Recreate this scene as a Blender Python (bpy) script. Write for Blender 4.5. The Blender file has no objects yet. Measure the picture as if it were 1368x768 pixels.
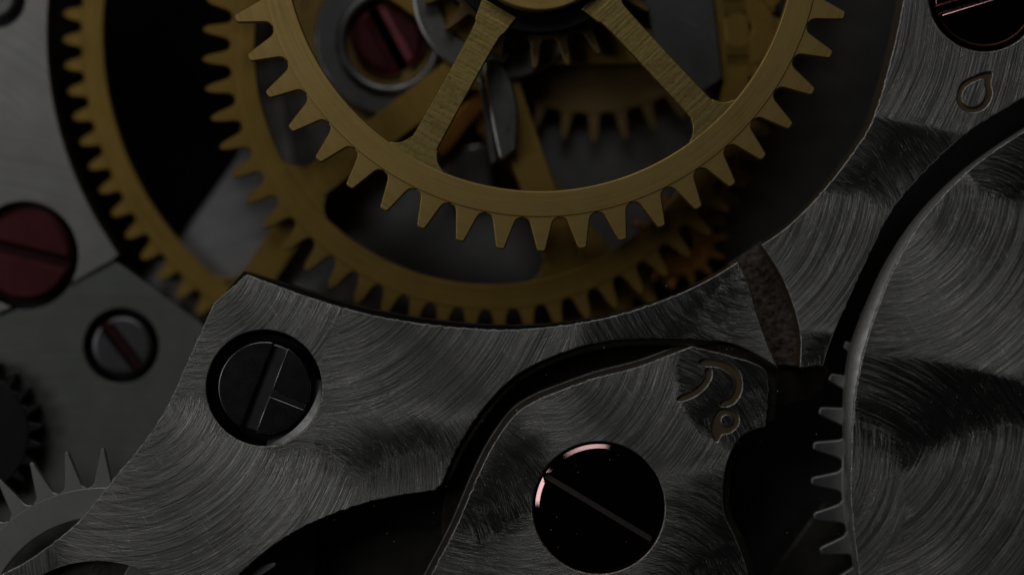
import bpy, bmesh, math, random
from mathutils import Matrix, Vector

random.seed(7)
SC = bpy.context.scene
SC.unit_settings.system = 'METRIC'
SC.unit_settings.scale_length = 0.001            # one unit is one millimetre

# ------------------------------------------------------------------ camera
D = 30.0                                          # camera height over the bridge tops (mm)
cd = bpy.data.cameras.new('camera')
cam = bpy.data.objects.new('camera', cd)
SC.collection.objects.link(cam)
cam.location = (0, 0, D)
cd.sensor_width = 360.0
cd.lens = 360.0 * D / 13.68
cd.clip_start = 0.5
cd.clip_end = 200
cd.dof.use_dof = True
cd.dof.focus_distance = D + 0.05
cd.dof.aperture_fstop = 0.26
SC.camera = cam

# ------------------------------------------------------------------ world and lamps
w = bpy.data.worlds.new('World')
SC.world = w
w.use_nodes = True
w.node_tree.nodes['Background'].inputs[0].default_value = (0.9, 0.95, 1.0, 1)
w.node_tree.nodes['Background'].inputs[1].default_value = 0.0012


def area(name, loc, size, power, col=(1, 1, 1), aim=(0, 0, 0)):
    ld = bpy.data.lights.new(name, 'AREA')
    ld.shape = 'RECTANGLE'
    ld.size, ld.size_y = size
    ld.energy = power
    ld.color = col
    o = bpy.data.objects.new(name, ld)
    SC.collection.objects.link(o)
    o.location = loc
    o.rotation_euler = (Vector(aim) - Vector(loc)).to_track_quat('-Z', 'Y').to_euler()
    return o


area('top_softbox', (-5, 28.3, 27.8), (24, 11), 1400, (1.0, 0.985, 0.95))
area('left_softbox', (-28.5, 4, 27.8), (17, 11), 960, (1.0, 0.985, 0.96))

SC.view_settings.view_transform = 'Standard'
SC.view_settings.look = 'None'
SC.view_settings.exposure = 0.0
SC.view_settings.gamma = 1.0
SC.cycles.use_denoising = True
SC.cycles.max_bounces = 6


# ------------------------------------------------------------------ measuring helpers
def K(z):
    return (D - z) / D


def W(px, py, z=0.0):                              # a measured point of the movement at height z
    k = K(z)
    return ((px - 684) / 100 * k, (384 - py) / 100 * k)


def S(r, z=0.0):
    return r / 100 * K(z)


def WL(pts, z=0.0):
    return [W(x, y, z) for x, y in pts]


# ------------------------------------------------------------------ materials
def mat_new(name):
    m = bpy.data.materials.new(name)
    m.use_nodes = True
    nt = m.node_tree
    return m, nt, nt.nodes['Principled BSDF']


class NB:
    """tiny node builder"""
    def __init__(self, nt):
        self.nt = nt

    def n(self, t, **kw):
        x = self.nt.nodes.new(t)
        for k, v in kw.items():
            setattr(x, k, v)
        return x

    def put(self, sock, v):
        if isinstance(v, bpy.types.NodeSocket):
            self.nt.links.new(v, sock)
        else:
            sock.default_value = v

    def math(self, op, a, b=None, c=None, clamp=False):
        x = self.n('ShaderNodeMath', operation=op, use_clamp=clamp)
        self.put(x.inputs[0], a)
        if b is not None:
            self.put(x.inputs[1], b)
        if c is not None:
            self.put(x.inputs[2], c)
        return x.outputs[0]

    def vmath(self, op, a, b=None):
        x = self.n('ShaderNodeVectorMath', operation=op)
        self.put(x.inputs[0], a)
        if b is not None:
            self.put(x.inputs[1], b)
        return x.outputs['Value'] if op in ('DISTANCE', 'LENGTH', 'DOT_PRODUCT') else x.outputs['Vector']

    def mixv(self, f, a, b):
        x = self.n('ShaderNodeMix', data_type='VECTOR')
        self.put(x.inputs[0], f)
        self.put(x.inputs[4], a)
        self.put(x.inputs[5], b)
        return x.outputs[1]

    def mixc(self, f, a, b):
        x = self.n('ShaderNodeMix', data_type='RGBA')
        self.put(x.inputs[0], f)
        self.put(x.inputs[6], a)
        self.put(x.inputs[7], b)
        return x.outputs[2]

    def comb(self, x, y, z):
        c = self.n('ShaderNodeCombineXYZ')
        self.put(c.inputs[0], x)
        self.put(c.inputs[1], y)
        self.put(c.inputs[2], z)
        return c.outputs[0]

    def noise(self, vec, scale=1.0, detail=2.0, rough=0.5):
        x = self.n('ShaderNodeTexNoise')
        self.put(x.inputs['Vector'], vec)
        x.inputs['Scale'].default_value = scale
        x.inputs['Detail'].default_value = detail
        x.inputs['Roughness'].default_value = rough
        return x.outputs['Fac']

    def ramp(self, f, a, b, lo=0.0, hi=1.0):
        x = self.n('ShaderNodeMapRange')
        x.clamp = True
        self.put(x.inputs[0], f)
        for i, v in enumerate((a, b, lo, hi)):
            x.inputs[i + 1].default_value = v
        return x.outputs[0]


def ground_metal(name, color, centre, stamps=(), z=0.0, freq=48.0, aniso=0.75, rough=0.42, bump=0.5, contrast=1.3, soft=0.6, blend=0.55):
    """metal with circular grinding: overlapping passes (mask x, y, r, stroke centre x, y), each a set of arcs about its own centre"""
    m, nt, b = mat_new(name)
    B = NB(nt)
    pos = B.n('ShaderNodeNewGeometry').outputs['Position']
    sp = B.n('ShaderNodeSeparateXYZ')
    nt.links.new(pos, sp.inputs[0])
    xy = B.comb(sp.outputs[0], sp.outputs[1], 0.0)
    wob = B.noise(xy, 1.6, 3.0)
    low = B.noise(xy, 0.8, 2.0)

    def polar(c):
        v = B.vmath('SUBTRACT', xy, c)
        q = B.n('ShaderNodeSeparateXYZ')
        nt.links.new(v, q.inputs[0])
        return v, B.vmath('LENGTH', v), B.math('ARCTAN2', q.outputs[1], q.outputs[0])

    C = (*W(*centre, z), 0.0)
    T = B.vmath('NORMALIZE', B.vmath('SUBTRACT', xy, C))
    ident = 0.0
    for i, (mx, my, mr, cx, cy, *crisp) in enumerate(stamps):
        sf, bl = (0.25, 0.2) if crisp else (soft, blend)
        ci = (*W(cx, cy, z), 0.0)
        d = B.vmath('DISTANCE', xy, (*W(mx, my, z), 0.0))
        d = B.math('MULTIPLY_ADD', B.math('SUBTRACT', wob, 0.5), 0.08 if crisp else 0.5, d)
        # the strokes of one pass run out unevenly into the next
        v, rr, aa = polar(ci)
        ragged = B.noise(B.comb(B.math('MULTIPLY', rr, freq * 1.6), B.math('MULTIPLY', aa, 1.2), 2.0 * i), 1.0, 2.0, 0.6)
        dh = B.math('MULTIPLY_ADD', B.math('SUBTRACT', ragged, 0.5), sf, d)
        f = B.ramp(dh, S(mr, z) - 0.004, S(mr, z) + 0.004, 1.0, 0.0)
        C = B.mixv(f, C, ci)
        ident = B.math('MULTIPLY_ADD', f, 7.3 + i, ident)
        fs = B.ramp(B.math('MULTIPLY_ADD', B.math('SUBTRACT', ragged, 0.5), sf * 0.6, d), S(mr, z) - bl / 2, S(mr, z) + bl / 2, 1.0, 0.0)
        Ti = B.vmath('NORMALIZE', v)
        sg = B.math('SIGN', B.math('ADD', B.vmath('DOT_PRODUCT', T, Ti), 0.0001))
        sc = B.n('ShaderNodeVectorMath', operation='SCALE')
        nt.links.new(Ti, sc.inputs[0])
        nt.links.new(sg, sc.inputs['Scale'])
        T = B.vmath('NORMALIZE', B.mixv(fs, T, sc.outputs[0]))
    v, r, ang = polar(C)
    r2 = B.math('MULTIPLY_ADD', low, 0.07, r)
    # strokes: fast along the radius, slow along the arc
    n1 = B.noise(B.comb(B.math('MULTIPLY', r2, freq), B.math('MULTIPLY', ang, 0.8), ident), 1.0, 2.0, 0.6)
    # a second pass of finer strokes on slightly shifted arcs
    v3, r3, a3 = polar(B.vmath('ADD', C, (0.45, -0.3, 0.0)))
    n2 = B.noise(B.comb(B.math('MULTIPLY', r3, freq * 2.2), B.math('MULTIPLY', a3, 1.6), B.math('ADD', ident, 3.1)), 1.0, 1.5, 0.5)
    h = B.math('ADD', B.math('MULTIPLY', n1, 0.55), B.math('MULTIPLY', n2, 0.45))
    # single hard scratches: thin, bright burrs and dark furrows
    v4, r4, a4 = polar(B.vmath('ADD', C, (-0.3, 0.4, 0.0)))
    n4 = B.noise(B.comb(B.math('MULTIPLY', r4, freq * 0.7), B.math('MULTIPLY', a4, 0.55), B.math('ADD', ident, 5.7)), 1.0, 1.0, 0.5)
    gate = B.ramp(B.noise(xy, 4.0, 2.0), 0.48, 0.6, 0.0, 1.0)
    scr = B.math('MULTIPLY', B.ramp(B.math('ABSOLUTE', B.math('SUBTRACT', n4, 0.5)), 0.007, 0.017, 1.0, 0.0), gate)
    fur = B.ramp(B.math('ABSOLUTE', B.math('SUBTRACT', n1, 0.56)), 0.008, 0.025, 1.0, 0.0)
    pit = B.ramp(B.noise(xy, 30.0, 1.0), 0.71, 0.77, 0.0, 1.0)
    vv = B.ramp(h, 0.5 - 0.17 / contrast, 0.5 + 0.17 / contrast, 0.0, 1.0)
    col = B.mixc(vv, tuple(c * 0.28 for c in color) + (1,), tuple(min(1, c * 1.4) for c in color) + (1,))
    col = B.mixc(B.math('MULTIPLY', fur, 0.3 * min(1, contrast)), col, tuple(c * 0.12 for c in color) + (1,))
    col = B.mixc(B.math('MULTIPLY', scr, 0.48 * min(1, contrast)), col, (0.95, 0.94, 0.9, 1))
    col = B.mixc(B.math('MULTIPLY', pit, 0.75 * min(1, contrast)), col, (0.03, 0.028, 0.026, 1))
    # stray straight scratches from handling, and a fine grit
    for k, (ca, sa) in enumerate(((0.83, 0.56), (0.35, -0.94))):
        u = B.math('ADD', B.math('MULTIPLY', sp.outputs[0], ca), B.math('MULTIPLY', sp.outputs[1], sa))
        w_ = B.math('SUBTRACT', B.math('MULTIPLY', sp.outputs[1], ca), B.math('MULTIPLY', sp.outputs[0], sa))
        nk = B.noise(B.comb(B.math('MULTIPLY', u, 42.0), B.math('MULTIPLY', w_, 2.2), 4.0 * k), 1.0, 1.0, 0.5)
        col = B.mixc(B.math('MULTIPLY', B.ramp(nk, 0.62, 0.74, 0.0, 0.55 * min(1, contrast)), B.ramp(low, 0.4, 0.6, 0.35, 1.0)), col, tuple(c * (0.15 if k else 1.5) for c in color) + (1,))
    grit = B.noise(xy, 75.0, 2.0, 0.7)
    col = B.mixc(B.ramp(grit, 0.45, 0.72, 0.0, 0.55 * min(1, contrast)), col, tuple(c * 0.2 for c in color) + (1,))
    tone = B.noise(xy, 2.2, 4.0)
    col = B.mixc(B.ramp(tone, 0.35, 0.75, 0.0, 0.35), col, tuple(c * 0.5 for c in color) + (1,))
    nt.links.new(col, b.inputs['Base Color'])
    b.inputs['Metallic'].default_value = 1.0
    nt.links.new(B.math('MULTIPLY_ADD', scr, 0.08, B.ramp(h, 0.3, 0.7, rough + 0.08, rough - 0.05)), b.inputs['Roughness'])
    b.inputs['Anisotropic'].default_value = aniso
    nt.links.new(B.vmath('ADD', T, (0.0001, 0, 0)), b.inputs['Tangent'])
    bp = B.n('ShaderNodeBump')
    bp.inputs['Strength'].default_value = bump
    bp.inputs['Distance'].default_value = 0.02
    hh = B.math('SUBTRACT', B.math('MULTIPLY_ADD', scr, 0.2, h), B.math('MULTIPLY', B.math('ADD', pit, fur), 0.25))
    nt.links.new(hh, bp.inputs['Height'])
    nt.links.new(bp.outputs[0], b.inputs['Normal'])
    return m


def metal(name, color, rough=0.35, var=0.25, scale=6.0, bump=0.05, stretch=(1, 1, 1), spec_dark=0.5):
    m, nt, b = mat_new(name)
    B = NB(nt)
    tc = B.n('ShaderNodeTexCoord').outputs['Object']
    mp = B.n('ShaderNodeMapping')
    mp.inputs['Scale'].default_value = stretch
    nt.links.new(tc, mp.inputs[0])
    n = B.noise(mp.outputs[0], scale, 4.0, 0.6)
    f = B.noise(tc, scale * 9, 2.0)
    v = B.math('ADD', B.math('MULTIPLY', n, 0.7), B.math('MULTIPLY', f, 0.3))
    col = B.mixc(B.ramp(v, 0.3, 0.7, 0.0, 1.0), tuple(c * (1 - var) for c in color) + (1,), tuple(min(1, c * (1 + var * 0.5)) for c in color) + (1,))
    spots = B.ramp(B.noise(tc, scale * 5, 1.0), 0.72, 0.78, 0.0, 0.6)
    col = B.mixc(spots, col, tuple(c * 0.3 for c in color) + (1,))
    nt.links.new(col, b.inputs['Base Color'])
    b.inputs['Metallic'].default_value = 1.0
    nt.links.new(B.ramp(v, 0.3, 0.7, rough * 1.2, rough * 0.85), b.inputs['Roughness'])
    bp = B.n('ShaderNodeBump')
    bp.inputs['Strength'].default_value = bump
    bp.inputs['Distance'].default_value = 0.02
    nt.links.new(v, bp.inputs['Height'])
    nt.links.new(bp.outputs[0], b.inputs['Normal'])
    return m


def brass_turned(name, color, rough=0.42, rings=22.0):
    """brass with faint turning lines round the wheel's own axis (object space)"""
    m, nt, b = mat_new(name)
    B = NB(nt)
    tc = B.n('ShaderNodeTexCoord').outputs['Object']
    s = B.n('ShaderNodeSeparateXYZ')
    nt.links.new(tc, s.inputs[0])
    xy = B.comb(s.outputs[0], s.outputs[1], 0.0)
    r = B.vmath('LENGTH', xy)
    ang = B.math('ARCTAN2', s.outputs[1], s.outputs[0])
    n1 = B.noise(B.comb(B.math('MULTIPLY', r, rings), B.math('MULTIPLY', ang, 2.5), 0.0), 1.0, 3.0, 0.6)
    n2 = B.noise(tc, 1.7, 5.0, 0.62)
    n3 = B.noise(tc, 45.0, 2.0)
    v = B.math('ADD', B.math('MULTIPLY', n1, 0.5), B.math('MULTIPLY', n2, 0.5))
    col = B.mixc(B.ramp(v, 0.3, 0.7, 0.0, 1.0), tuple(c * 0.6 for c in color) + (1,), tuple(min(1, c * 1.16) for c in color) + (1,))
    col = B.mixc(B.ramp(n3, 0.68, 0.76, 0.0, 0.4), col, tuple(c * 0.3 for c in color) + (1,))
    nt.links.new(col, b.inputs['Base Color'])
    b.inputs['Metallic'].default_value = 1.0
    nt.links.new(B.ramp(v, 0.3, 0.7, rough * 1.15, rough * 0.9), b.inputs['Roughness'])
    bp = B.n('ShaderNodeBump')
    bp.inputs['Strength'].default_value = 0.12
    bp.inputs['Distance'].default_value = 0.02
    nt.links.new(v, bp.inputs['Height'])
    nt.links.new(bp.outputs[0], b.inputs['Normal'])
    return m


def rough_cast(name, color):
    m, nt, b = mat_new(name)
    B = NB(nt)
    tc = B.n('ShaderNodeNewGeometry').outputs['Position']
    vo = B.n('ShaderNodeTexVoronoi')
    vo.inputs['Scale'].default_value = 16.0
    nt.links.new(tc, vo.inputs['Vector'])
    n = B.noise(tc, 15.0, 4.0, 0.7)
    pits = B.ramp(n, 0.33, 0.6, 0.0, 1.0)
    col = B.mixc(pits, tuple(c * 0.12 for c in color) + (1,), color + (1,))
    nt.links.new(col, b.inputs['Base Color'])
    b.inputs['Metallic'].default_value = 0.6
    b.inputs['Roughness'].default_value = 0.6
    bp = B.n('ShaderNodeBump')
    bp.inputs['Strength'].default_value = 0.8
    bp.inputs['Distance'].default_value = 0.06
    nt.links.new(B.math('ADD', n, B.math('MULTIPLY', vo.outputs['Distance'], 0.4)), bp.inputs['Height'])
    nt.links.new(bp.outputs[0], b.inputs['Normal'])
    return m


STEEL = (0.74, 0.74, 0.71)
M = {}
M['train'] = ground_metal('ground_steel_train_bridge', STEEL, (230, 320), [
    (600, 520, 175, 390, 290),
    (520, 1558, 1000, 395, 705),
    (560, 700, 92, 330, 640),
    (240, 700, 165, 150, 500),
    (400, 680, 75, 190, 540),
    (905, 470, 140, 1010, 330),
])
M['cock'] = ground_metal('ground_steel_cock', STEEL, (690, 440), [
    (665, 650, 80, 560, 740),
    (1012, 500, 108, 850, 640, 1),
    (950, 740, 115, 850, 840),
    (730, 800, 110, 690, 600),
])
M['upper'] = ground_metal('ground_steel_upper_bridge', STEEL, (900, -20), [
    (1130, 665, 510, 1060, 330, 1),
    (1020, 740, 490, 870, 215),
    (1090, 560, 118, 1040, 520, 1),
])
M['balance'] = ground_metal('ground_steel_balance_cock', STEEL, (1150, 240), [
    (1400, 120, 160, 1300, 330),
    (1090, 1470, 1000, 1100, 720, 1),
    (1345, 805, 230, 1105, 555),
    (1080, 665, 130, 990, 590),
], z=0.12, freq=38)
M['leftplate'] = ground_metal('satin_steel_left_plate', (0.50, 0.50, 0.485), (-300, 500), [(40, 400, 240, -100, 900)], z=-0.9, aniso=0.5, rough=0.5, bump=0.06, contrast=0.25)
M['darkplate'] = ground_metal('satin_steel_lower_plate', (0.30, 0.32, 0.30), (100, 1200), [], z=-0.95, aniso=0.4, rough=0.55, bump=0.06, contrast=0.25)
M['base'] = ground_metal('satin_steel_base', (0.27, 0.27, 0.28), (500, 900), [], z=-1.5, aniso=0.4, rough=0.5, bump=0.1, contrast=0.35)
M['sector'] = ground_metal('satin_steel_base_lit', (0.5, 0.5, 0.52), (500, 900), [], z=-1.44, aniso=0.4, rough=0.5, bump=0.1, contrast=0.35)  # lit copy of the base steel, the light put into a paler colour
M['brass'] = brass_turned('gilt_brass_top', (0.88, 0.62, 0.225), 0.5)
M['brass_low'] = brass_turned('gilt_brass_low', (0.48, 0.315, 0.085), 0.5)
M['brass_spoke'] = metal('gilt_brass_filed', (0.84, 0.59, 0.215), 0.48, 0.65, 2.2, 0.35, (8, 0.5, 1))
M['brass_shaded'] = brass_turned('shaded_brass', (0.36, 0.245, 0.105), 0.5)  # the hub's shadow put into the colour of the brass below it
M['steel'] = metal('polished_steel', (0.50, 0.50, 0.50), 0.34)
M['steel_flank'] = metal('satin_steel_flank', (0.9, 0.9, 0.9), 0.55, 0.4, 9.0, 0.25)
M['cut'] = metal('bare_cut_steel', (0.42, 0.32, 0.20), 0.5, 0.4, 6.0, 0.2)
M['burr'] = metal('bright_cut_edge', (0.95, 0.94, 0.9), 0.4, 0.75, 14.0, 0.9)
M['steel_wheel'] = metal('satin_steel_wheel', (0.46, 0.47, 0.47), 0.46, 0.12, 3.0)
M['black'] = metal('black_and_shaded_steel', (0.05, 0.05, 0.052), 0.4, 0.4)  # also carries shade and dark reflection put in as black
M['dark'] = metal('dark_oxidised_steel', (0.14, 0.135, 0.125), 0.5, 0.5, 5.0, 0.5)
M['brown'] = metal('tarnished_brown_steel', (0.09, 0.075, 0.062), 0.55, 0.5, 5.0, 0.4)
M['screw_dark'] = metal('polished_dark_screw', (0.26, 0.26, 0.28), 0.27, 0.2, 4.0, 0.02)
M['screw_grey'] = metal('satin_grey_screw', (0.2, 0.2, 0.22), 0.38, 0.2, 4.0, 0.02)
M['screw_red'] = metal('polished_red_tinted_screw', (0.55, 0.33, 0.34), 0.05, 0.15, 3.0, 0.0)
M['screw_red_soft'] = metal('satin_red_tinted_screw', (0.15, 0.042, 0.05), 0.42, 0.35, 3.0, 0.05)
M['screw_pink'] = metal('worn_pink_red_screw', (0.36, 0.11, 0.135), 0.3, 0.5, 4.0, 0.3)
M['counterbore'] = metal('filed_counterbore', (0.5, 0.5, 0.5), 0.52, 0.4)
M['slot_red'] = metal('reddish_slot', (0.075, 0.03, 0.034), 0.5)
M['slot_bright'] = metal('bright_slot', (0.42, 0.40, 0.40), 0.5, 0.5)
M['steel_dim'] = metal('dim_steel', (0.27, 0.27, 0.28), 0.42)
M['gilt'] = metal('gilt_plate', (0.42, 0.29, 0.10), 0.5, 0.4, 3.0, 0.2)
M['cast'] = rough_cast('rough_cast_metal', (0.28, 0.235, 0.21))
M['dust'] = metal('pale_dust', (0.7, 0.68, 0.62), 0.8)
M['dust'].node_tree.nodes['Principled BSDF'].inputs['Metallic'].default_value = 0.0


# ------------------------------------------------------------------ mesh helpers
def smooth(pts, n=8, closed=True):
    """Catmull-Rom through the points"""
    out = []
    L = len(pts)
    rng = range(L) if closed else range(L - 1)
    for i in rng:
        if closed:
            p0, p1, p2, p3 = pts[i - 1], pts[i], pts[(i + 1) % L], pts[(i + 2) % L]
        else:
            p0, p1, p2, p3 = pts[max(i - 1, 0)], pts[i], pts[i + 1], pts[min(i + 2, L - 1)]
        for k in range(n):
            t = k / n
            out.append(tuple(0.5 * (2 * p1[a] + (p2[a] - p0[a]) * t + (2 * p0[a] - 5 * p1[a] + 4 * p2[a] - p3[a]) * t * t
                                    + (3 * p1[a] - p0[a] - 3 * p2[a] + p3[a]) * t ** 3) for a in (0, 1)))
    if not closed:
        out.append(pts[-1])
    return out


def path(*runs):
    """runs of points, each smoothed by itself, so that the joints between runs stay sharp corners"""
    out = []
    for r in runs:
        s = smooth(r, 10, False) if len(r) > 2 else list(r)
        if out and math.dist(out[-1], s[0]) < 0.5:
            s = s[1:]
        out += s
    if math.dist(out[0], out[-1]) < 0.5:
        out.pop()
    return out


def nick(pts, amp=0.65, step=3.0):
    """resample an outline and leave it slightly uneven, as filed edges are"""
    out = []
    L = len(pts)
    for i in range(L):
        a, b = pts[i], pts[(i + 1) % L]
        d = math.dist(a, b)
        m = max(1, int(d / step))
        nx, ny = ((b[1] - a[1]) / d, -(b[0] - a[0]) / d) if d else (0, 0)
        for k in range(m):
            t = k / m
            j = random.gauss(0, amp) * (0 if k == 0 else 1)
            j = max(-1.6 * amp, min(1.6 * amp, j))
            out.append((a[0] + (b[0] - a[0]) * t + nx * j, a[1] + (b[1] - a[1]) * t + ny * j))
    return out


def circle(cx, cy, r, n=96, a0=0.0):
    return [(cx + r * math.cos(a0 + 2 * math.pi * i / n), cy + r * math.sin(a0 + 2 * math.pi * i / n)) for i in range(n)]


def extruded(loops, z0, z1, bevel=0.0, res=1):
    """mesh of a flat piece: outlines (the first outside, holes and islands after it) between z0 and z1, with a real bevel"""
    cu = bpy.data.curves.new('tmp', 'CURVE')
    cu.dimensions = '2D'
    cu.fill_mode = 'BOTH'
    bevel = min(bevel, (z1 - z0) * 0.49)
    cu.extrude = (z1 - z0) / 2 - bevel
    cu.bevel_depth = bevel
    cu.bevel_resolution = res
    cu.offset = -bevel
    for lp in loops:
        s = cu.splines.new('POLY')
        s.points.add(len(lp) - 1)
        for p, (x, y) in zip(s.points, lp):
            p.co = (x, y, 0, 1)
        s.use_cyclic_u = True
    o = bpy.data.objects.new('tmp', cu)
    SC.collection.objects.link(o)
    dg = bpy.context.evaluated_depsgraph_get()
    me = bpy.data.meshes.new_from_object(o.evaluated_get(dg))
    me.transform(Matrix.Translation((0, 0, (z0 + z1) / 2)))
    bpy.data.objects.remove(o)
    bpy.data.curves.remove(cu)
    me.materials.clear()
    return me


def put(name, me, m, parent=None, loc=None, local=False, rz=0.0):
    """link a mesh; its vertices are in world space unless local"""
    me.name = name
    if m is not None and not me.materials:
        me.materials.append(m)
    o = bpy.data.objects.new(name, me)
    SC.collection.objects.link(o)
    if parent is not None:
        o.parent = parent
        if not local:
            me.transform(Matrix.Translation(-parent.location))
        o.location = loc or (0, 0, 0)
    elif local:
        o.location = loc or (0, 0, 0)
    else:
        xs = [v.co for v in me.vertices]
        c = Vector((sum(v.x for v in xs) / len(xs), sum(v.y for v in xs) / len(xs), min(v.z for v in xs)))
        me.transform(Matrix.Translation(-c))
        o.location = c
    o.rotation_euler.z = rz
    return o


def share(name, me, parent, rz, loc=(0, 0, 0)):
    o = bpy.data.objects.new(name, me)
    SC.collection.objects.link(o)
    o.parent = parent
    o.location = loc
    o.rotation_euler.z = rz
    return o


def tag(o, label, cat=None, group=None, kind=None):
    if label:
        o['label'] = label
    if cat:
        o['category'] = cat
    if group:
        o['group'] = group
    if kind:
        o['kind'] = kind
    return o


def thing(name, label, cat, loc, group=None):
    o = bpy.data.objects.new(name, None)
    o.empty_display_size = 0.2
    SC.collection.objects.link(o)
    o.location = loc
    return tag(o, label, cat, group)


def shade_smooth(me, ang=35):
    for p in me.polygons:
        p.use_smooth = True
    try:
        me.set_sharp_from_angle(angle=math.radians(ang))
    except Exception:
        pass
    return me


# ------------------------------------------------------------------ setting: dark bottom of the case and the base plate
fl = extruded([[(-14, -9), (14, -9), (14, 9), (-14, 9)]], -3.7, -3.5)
tag(put('floor', fl, metal('shaded_black_metal', (0.012, 0.012, 0.012), 0.6)), None, None, None, 'structure')  # the shade of the deep opening is put into the black

zb = -1.5
base = extruded([WL(path([(340, -200), (335, 120), (318, 205)], [(318, 205), (312, 216), (240, 317)], [(240, 317), (205, 352), (170, 400)],
                        [(170, 400), (170, 1000)], [(170, 1000), (1560, 1000)], [(1560, 1000), (1560, -200)], [(1560, -200), (340, -200)]), zb)], zb - 0.5, zb, 0.02)
tag(put('base_plate', base, M['base']), None, None, None, 'structure')


tag(put('steel_plate', extruded([WL(path([(300, 236), (246, 316)], [(246, 316), (214, 352), (180, 400)], [(180, 400), (180, 520)], [(180, 520), (640, 520)], [(640, 520), (520, 400), (440, 330), (400, 240)], [(400, 240), (370, 90), (360, 60)], [(360, 60), (330, 60)], [(330, 60), (320, 206)]), -1.44)], -1.5, -1.44, 0.02), M['sector']),  # extra sheet that puts in the lit area of the base plate
    'lit part of the base plate, laid in as a paler sheet between the two left brass wheels', 'plate')


# ------------------------------------------------------------------ left plates
zl = -0.9
arc = [(564 - math.sqrt(500 ** 2 - (y - 45) ** 2), y) for y in range(-120, 341, 20)]
bite = [(33 + 71 * math.cos(math.radians(a)), 341 + 71 * math.sin(math.radians(a))) for a in range(34, -262, -4)]
out = arc + [(150, 349)] + bite + [(-110, 463), (-110, -120)]
loops = [WL(out, zl), WL(circle(-6, -2, 39), zl)]
tp = thing('left_plate', 'pale satin steel plate with a curved edge at the left border', 'plate', (*W(20, 200, zl), zl - 0.45))
tp.name = 'steel_plate'
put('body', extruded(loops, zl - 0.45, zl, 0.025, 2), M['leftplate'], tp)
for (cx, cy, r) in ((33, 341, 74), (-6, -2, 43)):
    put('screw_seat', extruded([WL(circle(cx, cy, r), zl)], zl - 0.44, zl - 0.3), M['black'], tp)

zd = -0.96
out = [(-110, 465)] + [(33 + 71 * math.cos(math.radians(a)), 342.5 + 71 * math.sin(math.radians(a))) for a in range(98, 33, -4)] + [(152, 348), (264, 428), (420, 560), (420, 900), (-110, 900)]
dp = thing('steel_plate', 'darker grey steel plate with a small slotted screw beside the brass wheel', 'plate', (*W(150, 520, zd), zd - 0.45))
put('body', extruded([WL(out, zd), WL(circle(162, 462, 50), zd)], zd - 0.45, zd, 0.02, 2), M['darkplate'], dp)
put('screw_seat', extruded([WL(circle(162, 462, 54), zd)], zd - 0.44, zd - 0.3), M['black'], dp)


# ------------------------------------------------------------------ screws
def screw(px, py, z, R, ang, m, label, slot=0.1, depth=0.12, rnd=0.05, cross=None, name='screw', cone=0.0, mfloor=None):
    """slotted cheese-head screw; its top is at z; ang is the slot's direction in degrees (counter-clockwise, from the right)"""
    t = thing(name, label, 'screw', (*W(px, py, z), z - 0.5), 'slotted screws of the movement')
    r = S(R, z)
    a = math.radians(ang)
    loops = []
    n = 60
    h = slot / 2
    th = math.asin(min(0.99, h / r))
    segs = [(th, math.pi - th)]
    up = [(r * math.cos(u), r * math.sin(u)) for u in [th + (math.pi - 2 * th) * i / n for i in range(n + 1)]]
    loops.append(up)
    low = [(x, -y) for x, y in reversed(up)]
    if cross is None:
        loops.append(low)
    else:
        cp, cw = cross                                # a second, narrower cut across one half
        A = [(x, y) for x, y in low if x < cp - cw]
        Bq = [(x, y) for x, y in low if x > cp + cw]
        ya = -math.sqrt(max(0, r * r - (cp - cw) ** 2))
        yb = -math.sqrt(max(0, r * r - (cp + cw) ** 2))
        loops.append(A + [(cp - cw, ya), (cp - cw, -h)])
        loops.append([(cp + cw, -h), (cp + cw, yb)] + Bq)
        A0 = loops[-2]
    ca, sa = math.cos(a), math.sin(a)
    loops = [[(x * ca - y * sa, x * sa + y * ca) for x, y in lp] for lp in loops]
    me = shade_smooth(extruded(loops, 0.5 - depth - 0.1, 0.5, rnd, 0 if cone else 4), 12 if cone else 50)
    if cone:                                          # a shallow polished cone instead of a round rim
        for v in me.vertices:
            if abs(v.co.z - (0.5 - rnd)) < 1e-3:
                v.co.z = 0.5 - rnd * cone
    put('head', me, m, t, local=True)
    me = shade_smooth(extruded([circle(0, 0, r - 0.012, 72)], 0.0, 0.5 - depth, 0.03, 2), 50)
    put('slot_floor', me, mfloor or m, t, local=True)
    return t


screw(33, 340, -0.94, 62, -14, M['screw_red_soft'], 'large red tinted slotted screw in the pale plate at the left border', 0.12, 0.14, 0.06, cone=0.7, mfloor=M['slot_red'])
screw(162, 462, -0.98, 41, -52, M['screw_grey'], 'small grey slotted screw in the darker plate', 0.13, 0.1, 0.07, mfloor=M['slot_red'])
screw(-6, -2, -1.0, 26, 20, M['steel'], 'grey screw cut off by the top left corner', 0.07)


# ------------------------------------------------------------------ wheels
def tooth_mesh(Rr, Rt, N, z0, z1, prof, bevel=0.016):
    """one tooth pointing along +x; prof: (share of the height, half width as a share of the pitch at the root)"""
    pitch = 2 * math.pi * Rr / N
    h = Rt - Rr
    up = [(Rr + t * h, wd * pitch) for t, wd in prof]
    pts = [(Rr - 0.05, -prof[0][1] * pitch)] + [(x, -y) for x, y in up] + [(x, y) for x, y in reversed(up)] + [(Rr - 0.05, prof[0][1] * pitch)]
    return extruded([pts], z0, z1, bevel, 1)


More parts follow.
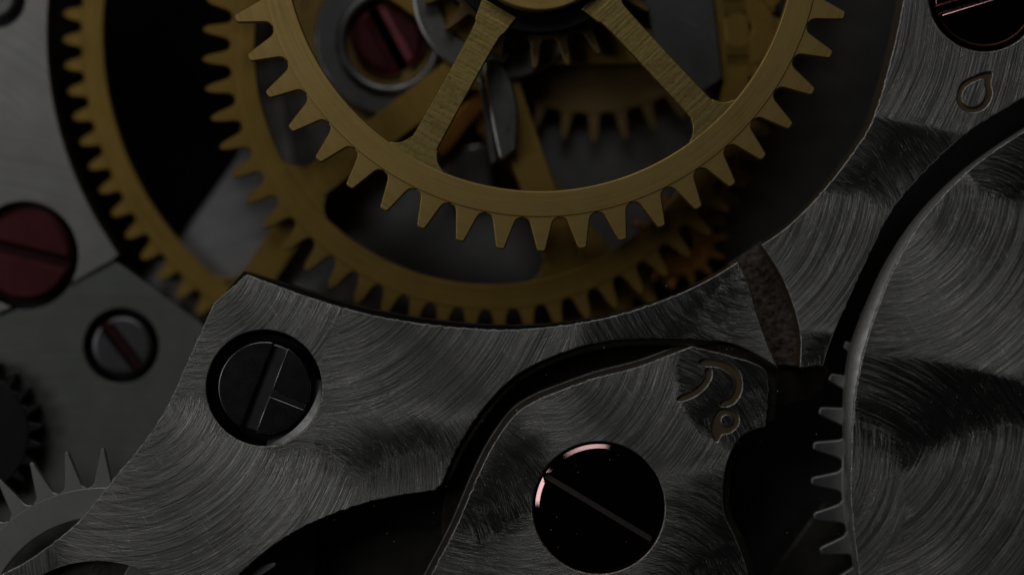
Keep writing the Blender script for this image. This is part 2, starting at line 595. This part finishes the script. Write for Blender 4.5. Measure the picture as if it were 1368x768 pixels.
POINTED = [(0.0, 0.49), (0.02, 0.42), (0.06, 0.36), (0.13, 0.315), (0.22, 0.29), (0.5, 0.225), (0.85, 0.145), (0.95, 0.12), (0.985, 0.09), (1.0, 0.05)]
ROUND = [(0.0, 0.45), (0.04, 0.36), (0.12, 0.30), (0.25, 0.265), (0.6, 0.21), (0.82, 0.155), (0.94, 0.10), (1.0, 0.03)]
STUB = [(0.0, 0.42), (0.06, 0.33), (0.18, 0.29), (0.4, 0.26), (0.7, 0.21), (0.9, 0.14), (1.0, 0.05)]
NEEDLE = [(0.0, 0.47), (0.03, 0.37), (0.09, 0.30), (0.3, 0.25), (0.6, 0.17), (0.86, 0.10), (0.97, 0.07), (1.0, 0.025)]
BLUNT = [(0.0, 0.42), (0.05, 0.34), (0.15, 0.285), (0.5, 0.215), (0.85, 0.15), (0.95, 0.125), (0.99, 0.09), (1.0, 0.05)]
THIN = [(0.0, 0.30), (0.06, 0.24), (0.15, 0.20), (0.5, 0.17), (0.85, 0.12), (0.96, 0.08), (1.0, 0.03)]


def wheel(name, label, px, py, z, Rt, Rr, Ri, N, phase, prof, m, thick=0.16, spokes=(), sw=34, hub=60, mspoke=None, group='toothed wheels of the movement', cat='gear wheel', arc=None, flare=1.0):
    t = thing(name, label, cat, (*W(px, py, z), z - thick))
    t['group'] = group
    rt, rr, ri = S(Rt, z), S(Rr, z), S(Ri, z)
    put('rim', extruded([circle(0, 0, rr, 220), circle(0, 0, ri, 200)], 0.0, thick, 0.02, 1), m, t, local=True)
    tm = tooth_mesh(rr, rt, N, 0.004, thick - 0.006, prof)
    tm.name = 'tooth'
    tm.materials.append(m)
    for i in range(N):
        a = math.radians(phase) + 2 * math.pi * i / N
        share('tooth', tm, t, a)
    if spokes:
        hw = S(sw, z) / 2
        rh = S(hub, z)
        L = ri + 0.03
        fl = flare
        half = [(rh * 0.86, hw * 1.45), (rh * 1.06, hw * 1.22), (rh * 1.25, hw), (L - 0.42 * fl, hw * 1.0), (L - 0.26 * fl, hw * 1.12), (L - 0.13 * fl, hw * 1.55), (L - 0.06, hw * 2.25), (L, hw * 2.9)]
        s = smooth(half, 5, False)
        pts = [(x, y) for x, y in s] + [(x, -y) for x, y in reversed(s)]
        sm = extruded([pts], 0.006, thick - 0.004, 0.014, 1)
        sm.name = 'spoke'
        sm.materials.append(mspoke or m)
        for a in spokes:
            share('spoke', sm, t, math.radians(a))
        put('hub', shade_smooth(extruded([circle(0, 0, rh, 90)], -0.02, thick + 0.004, 0.03, 2), 40), m, t, local=True)
    return t


# leftmost brass wheel, deep in the movement (angles are counter-clockwise from the right)
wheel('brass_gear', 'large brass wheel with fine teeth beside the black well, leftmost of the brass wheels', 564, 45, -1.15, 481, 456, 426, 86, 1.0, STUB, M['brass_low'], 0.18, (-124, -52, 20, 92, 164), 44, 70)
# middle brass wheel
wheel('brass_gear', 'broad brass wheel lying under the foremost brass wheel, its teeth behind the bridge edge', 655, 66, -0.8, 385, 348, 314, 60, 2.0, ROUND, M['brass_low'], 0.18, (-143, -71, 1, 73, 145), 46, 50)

# foremost brass wheel
zt = -0.1
g = wheel('brass_gear', 'foremost sharp brass wheel with long pointed teeth and filed spokes', 721, -86, zt, 422, 377, 341, 48, 0.3, POINTED, M['brass'], 0.14, (-119, -47, 25, 97, 169), 37, 128, M['brass_spoke'])
for ch in list(g.children):
    if ch.name.startswith('hub'):
        bpy.data.objects.remove(ch)
put('collar', shade_smooth(extruded([circle(0, 0, S(132), 120)], -0.12, 0.10, 0.03, 2)), M['black'], g, local=True)
put('hub', shade_smooth(extruded([circle(0, 0, S(104), 140)], 0.10, 0.36, 0.03, 3), 40), M['brass'], g, local=True)
put('pivot', shade_smooth(extruded([circle(0, 0, S(32), 60)], 0.36, 0.55, 0.05, 3), 40), M['steel'], g, local=True)

# small brass wheels seen through its windows
wheel('brass_pinion', 'small dim brass pinion right under the foremost wheel hub', 721, -86, -0.5, 178, 140, 90, 25, -92, THIN, M['brass_shaded'], 0.2, cat='pinion')
wheel('brass_gear', 'dim brown brass wheel seen through the window of the foremost wheel', 790, -70, -1.2, 261, 222, 60, 39, -89, THIN, M['brass_shaded'], 0.15)

wheel('glint_pinion', 'small added pinion coloured as orange glints under the right side of the broad brass wheel', 908, 322, -1.0, 66, 46, 18, 14, 5, ROUND, metal('orange_glint', (0.5, 0.24, 0.07), 0.42, 0.5, 5.0, 0.2), 0.3, cat='pinion')  # added; its orange colour stands for glints reflected on the broad wheel's teeth

# steel wheels
wheel('steel_gear', 'grey steel wheel with needle pointed teeth in the bottom left corner', 137, 849, -0.22, 251, 199, 158, 32, 90.0, NEEDLE, M['steel_wheel'], 0.12, (60, 180, 300), 34, 50)
wheel('steel_gear', 'steel wheel with pointed teeth peeping out under the round raised cock', 1484, 640, -0.35, 400, 360, 300, 53, 180.4, BLUNT, M['steel_wheel'], 0.12, (0, 90, 180, 270), 34, 50)
wheel('black_gear', 'jagged steel wheel with its shade put in as black, half cut off by the left border', -45, 578, -0.55, 102, 84, 40, 24, 5.0, ROUND, M['black'], 0.35)  # a steel wheel in shadow, the shadow put into its black colour
bpy.context.view_layer.update()


# ------------------------------------------------------------------ pieces seen through the windows of the foremost wheel
zs = -0.9
st = thing('bearing_ring', 'round steel bearing with a bright ring round the red screw', 'bearing', (*W(520, 55, zs), zs - 0.8))
put('flange', shade_smooth(extruded([WL(circle(528, 50, 108), zs - .1), WL(circle(520, 55, 60), zs - .1)], zs - 0.35, zs - 0.08, 0.05, 3)), M['steel_dim'], st)
put('ring', shade_smooth(extruded([WL(circle(520, 55, 72), zs), WL(circle(520, 55, 58), zs)], zs - 0.2, zs, 0.06, 3)), M['steel_dim'], st)
screw(519, 52, -0.98, 50, -62, M['screw_pink'], 'red tinted slotted screw inside the steel bearing ring', 0.15, 0.14, 0.11, cone=0.55, mfloor=M['black'])

zc = -0.72
tag(put('gilt_plate', extruded([WL(path([(400, -60), (395, 40), (430, 130), (500, 196), (580, 206)], [(580, 206), (600, 150), (596, 60), (560, -60)], [(560, -60), (400, -60)]), -1.12)], -1.3, -1.12, 0.04, 2), M['gilt']),
    'gilt brass plate under the steel bearing with the red screw', 'plate')
cr = extruded([WL(circle(668, -10, 118), zc), WL(circle(668, -10, 82), zc)], zc - 0.15, zc, 0.04, 2)
tag(put('steel_ring', shade_smooth(cr), M['steel']), 'plain steel ring partly covering the bearing with the red screw', 'ring')

zv = -0.58
lv = thing('steel_lever', 'upright polished steel lever in the window of the foremost wheel', 'lever', (*W(665, 150, zv), zv - 0.9))
put('arm', extruded([WL(path([(645, 80), (668, 84), (684, 110)], [(684, 110), (692, 150), (690, 200)], [(690, 200), (668, 216)], [(668, 216), (656, 160), (645, 80)]), zv)], zv - 0.5, zv, 0.03, 2), M['steel'], lv)
put('side_plate', extruded([WL([(638, 100), (650, 118), (664, 215), (655, 220)], zv - .12)], zv - 0.8, zv - 0.12, 0.02, 1), M['steel'], lv)

tag(put('steel_block', extruded([WL([(588, 232), (612, 196), (652, 190), (662, 262), (600, 270)], -1.2)], -1.5, -1.2, 0.05, 2), M['steel']), 'small blurred steel block beside the foot of the upright lever', 'block')
tag(put('copper_bar', extruded([WL([(580, 196), (596, 160), (640, 120), (650, 140), (612, 190), (590, 214)], -1.0)], -1.3, -1.0, 0.04, 2), metal('coppery_brass', (0.55, 0.25, 0.06), 0.4)), 'coppery bar behind the left spoke of the foremost wheel', 'bar')
tag(put('steel_slab', extruded([WL([(840, -60), (948, -60), (966, 105), (930, 130), (880, 70)], -0.7)], -0.85, -0.7, 0.03, 2), M['base']), 'bluish grey steel slab behind the right spoke of the foremost wheel', 'slab')
zp = -0.6
pc = wheel('brass_pinion', 'blurred brass pinion in the right window of the foremost wheel', 985, 40, zp - 0.2, 78, 52, 20, 12, 8, ROUND, M['brass_low'], 0.5, cat='pinion')


# ------------------------------------------------------------------ bridges
def ribbon(pts, wd):
    """outline of a cut of width wd along a line of points"""
    s = smooth(pts, 6, False)
    l, r = [], []
    for i, p in enumerate(s):
        a, b = s[max(i - 1, 0)], s[min(i + 1, len(s) - 1)]
        d = math.dist(a, b)
        nx, ny = -(b[1] - a[1]) / d, (b[0] - a[0]) / d
        tp = wd / 2 * min(1, 0.35 + min(i, len(s) - 1 - i) * 0.3)
        l.append((p[0] + nx * tp, p[1] + ny * tp))
        r.append((p[0] - nx * tp, p[1] - ny * tp))
    return l + r[::-1]


def burr(me, m):
    """the cut edge of a ground face is bare bright metal"""
    me.materials.append(m)
    me.materials.append(M['burr'])
    for p in me.polygons:
        if 0.12 < p.normal.z < 0.97:
            p.material_index = 1


def bridge(name, label, cat, outline, holes, z, thick, m, engr=(), lip=None, bevel=0.02, skin=0.035):
    o = thing(name, label, cat, (*W(sum(p[0] for p in outline) / len(outline), sum(p[1] for p in outline) / len(outline), z), z - thick))
    hl = [WL(circle(cx, cy, r), z) for cx, cy, r in holes]
    face = extruded([WL(nick(outline), z)] + hl + [WL(e, z) for e in engr], z - skin, z, bevel, 1)
    burr(face, m)
    put('face', face, m, o)
    body = extruded([WL(outline, z)] + hl, z - thick, z - skin - 0.001, 0.0)
    put('body', body, M['cut'], o)
    return o


# train bridge
tb = path([(330, 366), (400, 392), (460, 411), (520, 425), (600, 436), (680, 440), (760, 433), (830, 419), (900, 395), (950, 371), (986, 349)],
          [(986, 349), (1000, 378), (1012, 420), (1030, 470), (1040, 492)],
          [(1040, 492), (1000, 468), (960, 456), (870, 452), (800, 458), (740, 476), (690, 502), (650, 541), (615, 592), (590, 648)],
          [(590, 648), (582, 655)],
          [(582, 655), (500, 669), (420, 697), (362, 731), (310, 778), (270, 830)],
          [(270, 830), (-40, 830)],
          [(-40, 830), (-20, 782), (40, 746), (100, 700), (150, 641), (215, 556), (262, 456), (285, 405)],
          [(285, 405), (330, 366)])
train = bridge('train_bridge', 'ground steel bridge with a dark slotted screw, in front of the brass wheels', 'bridge', tb, [(353, 518, 77), (130, 902, 155)], 0.0, 0.62, M['train'])
edge = smooth([(326, 362), (400, 384), (460, 403), (520, 417), (600, 429), (680, 434), (760, 429), (830, 416), (900, 394), (950, 371), (986, 349)], 8, False)
tl = edge + [(960, 400), (800, 450), (600, 470), (400, 440), (330, 440), (300, 420), (292, 401)]
put('dark_reflection_ledge', extruded([WL(tl, -.05)], -0.5, -0.045, 0.01), M['black'], train)  # the polished bevel's dark reflection, put in as a black ledge
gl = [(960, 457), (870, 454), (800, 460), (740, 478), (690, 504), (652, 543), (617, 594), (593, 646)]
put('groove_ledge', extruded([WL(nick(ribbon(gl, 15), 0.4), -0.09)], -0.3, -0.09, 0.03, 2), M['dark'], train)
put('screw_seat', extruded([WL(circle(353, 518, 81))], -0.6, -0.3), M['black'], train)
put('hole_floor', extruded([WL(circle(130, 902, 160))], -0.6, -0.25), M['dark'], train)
# chamfer ring of the counterbore, with the wall's shade put in as black
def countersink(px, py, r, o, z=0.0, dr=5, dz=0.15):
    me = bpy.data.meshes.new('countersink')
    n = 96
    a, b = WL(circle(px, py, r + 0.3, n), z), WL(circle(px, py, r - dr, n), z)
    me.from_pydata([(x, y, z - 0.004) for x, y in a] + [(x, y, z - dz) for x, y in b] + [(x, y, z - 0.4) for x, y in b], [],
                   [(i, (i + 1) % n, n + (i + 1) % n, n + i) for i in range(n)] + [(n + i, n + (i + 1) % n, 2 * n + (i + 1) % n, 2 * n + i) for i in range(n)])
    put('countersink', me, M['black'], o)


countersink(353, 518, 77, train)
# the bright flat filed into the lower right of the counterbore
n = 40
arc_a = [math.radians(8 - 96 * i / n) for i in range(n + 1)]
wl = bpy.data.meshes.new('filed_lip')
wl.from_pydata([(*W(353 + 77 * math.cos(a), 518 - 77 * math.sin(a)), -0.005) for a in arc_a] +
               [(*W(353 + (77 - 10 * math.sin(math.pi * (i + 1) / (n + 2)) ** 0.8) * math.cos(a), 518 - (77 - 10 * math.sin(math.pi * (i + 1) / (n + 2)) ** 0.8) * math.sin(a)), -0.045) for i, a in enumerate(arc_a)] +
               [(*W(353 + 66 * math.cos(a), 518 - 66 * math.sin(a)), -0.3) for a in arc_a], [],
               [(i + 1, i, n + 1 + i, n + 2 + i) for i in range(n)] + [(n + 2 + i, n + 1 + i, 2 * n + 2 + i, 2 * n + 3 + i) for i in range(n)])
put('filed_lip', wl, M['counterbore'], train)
sc = screw(353, 518, -0.06, 62, 69, M['screw_dark'], 'dark slotted screw sunk in the ground steel bridge, with a second cut across', 0.2, 0.09, 0.02, (-0.04, 0.035), mfloor=M['screw_grey'])

# cock with the stamped mark
ck = path([(560, 800), (575, 768), (610, 700), (640, 630), (662, 588), (690, 551), (722, 531)],
          [(722, 531), (790, 506), (850, 490), (895, 473), (925, 462)],
          [(925, 462), (1006, 484), (1026, 506), (1023, 570)],
          [(1023, 570), (990, 584), (970, 625), (967, 680), (985, 722), (1000, 768), (1006, 830)],
          [(1006, 830), (560, 830)])
engr = [ribbon([(905, 534), (930, 523), (945, 506), (946, 492)], 8),
        ribbon([(934, 484), (962, 486), (983, 500), (986, 520), (977, 535), (962, 540)], 9),
        smooth([(958, 549), (972, 546), (985, 553), (986, 566), (976, 577), (964, 580), (957, 590), (950, 572)], 5),
        smooth([(964, 556), (972, 553), (979, 558), (978, 566), (970, 569), (963, 565)], 5)]
cock = bridge('cock', 'ground steel cock with a stamped curly mark and a dark red screw', 'cock', ck, [(800, 678, 88)], 0.0, 0.55, M['cock'], engr)
led = [(800 + (x - 800) * 1.055, 700 + (y - 700) * 1.05) for x, y in ck]
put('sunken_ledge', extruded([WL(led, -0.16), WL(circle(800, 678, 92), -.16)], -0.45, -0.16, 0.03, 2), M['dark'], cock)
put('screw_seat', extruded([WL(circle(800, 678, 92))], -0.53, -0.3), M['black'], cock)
screw(800, 678, -0.01, 85, -31, M['screw_red'], 'dark red polished slotted screw in the cock, nearest to the bottom edge', 0.07, 0.09, 0.055, cone=0.42, mfloor=M['slot_bright'])

# upper right bridge
ub = path([(1222, -60), (1207, 0), (1194, 62), (1165, 160), (1130, 216), (1090, 265), (1050, 304), (1017, 327)],
          [(1017, 327), (1042, 366), (1060, 410), (1069, 450), (1068, 491)],
          [(1068, 491), (1100, 488)],
          [(1100, 488), (1111, 453), (1142, 382), (1192, 281), (1250, 215), (1300, 172), (1372, 128), (1440, 90)],
          [(1440, 90), (1440, -60)])
drop_o = smooth([(1279, 128), (1285, 112), (1300, 103), (1318, 97), (1325, 99), (1323, 112), (1325, 128), (1315, 145), (1297, 150), (1283, 143)], 5)
drop_i = smooth([(1284, 128), (1290, 116), (1303, 108), (1315, 105), (1317, 115), (1318, 127), (1310, 140), (1297, 144), (1287, 139)], 5)
upper = bridge('upper_bridge', 'ground steel bridge at the top right with a stamped teardrop mark', 'bridge', ub, [(1316, -6, 75)], 0.0, 0.6, M['upper'],
               [drop_o, drop_i])
put('screw_seat', extruded([WL(circle(1316, -6, 79))], -0.58, -0.34), M['black'], upper)
screw(1316, -6, -0.1, 69, 17, M['screw_red'], 'dark red polished slotted screw cut off by the top right corner', 0.09, 0.1, 0.06)

# round raised cock at the right
zr = 0.12
rb = path([(1440, 132), (1372, 172), (1300, 222), (1240, 283), (1200, 345), (1174, 405), (1156, 460), (1143, 520), (1137, 590), (1137, 680), (1150, 780), (1170, 840)],
          [(1170, 840), (1440, 840)], [(1440, 840), (1440, 132)])
rc = thing('round_cock', 'large raised round steel cock with a bright rim at the right border', 'cock', (*W(1290, 520, zr), zr - 0.55))
rf = extruded([WL(nick(rb, 0.6), zr)], zr - 0.05, zr, 0.02, 1)
burr(rf, M['balance'])
put('face', rf, M['balance'], rc)
def flank_w(y):
    return max(1.5, 15 - abs(y - 470) * (0.075 if y > 470 else 0.052))


fm = extruded([WL([(x - flank_w(y) if x < 1400 else x, y) for x, y in rb], zr - 0.05)], zr - 0.55, zr - 0.051, 0.13, 0)
for v in fm.vertices:
    if abs(v.co.z - (zr - 0.181)) < 2e-3:
        v.co.z = zr - 0.051 - 0.075
put('flank', fm, M['steel_flank'], rc)

# rough shoulder between the two bridges and the sunken floor under the cock
tag(put('rough_shoulder', extruded([WL([(975, 352), (1018, 322), (1050, 360), (1078, 440), (1078, 491), (1038, 488), (1000, 470), (960, 420)], -0.42)], -0.7, -0.42, 0.02), M['cast']),
    'rough grainy brown metal in the gap between two ground bridges', 'metal')
lf = path([(330, 668), (420, 668)], [(420, 668), (560, 640), (640, 440)], [(640, 440), (1100, 440)], [(1100, 440), (1100, 520), (1090, 560)],
          [(1090, 560), (1010, 555), (962, 600), (950, 690), (975, 768), (980, 840)], [(980, 840), (600, 840)], [(600, 840), (596, 690), (560, 680)])
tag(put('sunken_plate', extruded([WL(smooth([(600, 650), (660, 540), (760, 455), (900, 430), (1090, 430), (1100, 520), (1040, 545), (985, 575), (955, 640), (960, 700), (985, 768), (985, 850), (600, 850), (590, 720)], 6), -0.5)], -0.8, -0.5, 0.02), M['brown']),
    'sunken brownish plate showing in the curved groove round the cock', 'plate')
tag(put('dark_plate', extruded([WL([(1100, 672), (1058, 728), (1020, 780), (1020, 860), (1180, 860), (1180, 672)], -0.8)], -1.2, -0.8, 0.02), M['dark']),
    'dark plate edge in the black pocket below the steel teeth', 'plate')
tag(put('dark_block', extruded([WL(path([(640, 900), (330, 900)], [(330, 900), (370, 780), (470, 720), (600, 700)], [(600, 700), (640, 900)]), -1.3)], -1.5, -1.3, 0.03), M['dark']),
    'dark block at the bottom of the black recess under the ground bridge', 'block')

# ------------------------------------------------------------------ dust
bm = bmesh.new()
spots = [(1295, 580), (690, 548), (985, 440), (890, 382), (948, 405), (420, 620)]
for i in range(120):
    spots.append((random.uniform(420, 1368), random.uniform(440, 768)))
for i, (x, y) in enumerate(spots):
    z = zr if x > 1185 else 0.0
    p = W(x, y, z)
    s = random.uniform(0.003, 0.007) if i > 5 else 0.009
    bmesh.ops.create_icosphere(bm, subdivisions=1, radius=s, matrix=Matrix.Translation((p[0], p[1], z + s * 0.6)) @ Matrix.Diagonal((1, random.uniform(0.6, 1.8), 0.7, 1)))
me = bpy.data.meshes.new('dust')
bm.to_mesh(me)
bm.free()
tag(put('dust', me, M['dust']), 'tiny pale specks of dust on the steel', 'dust', None, 'stuff')
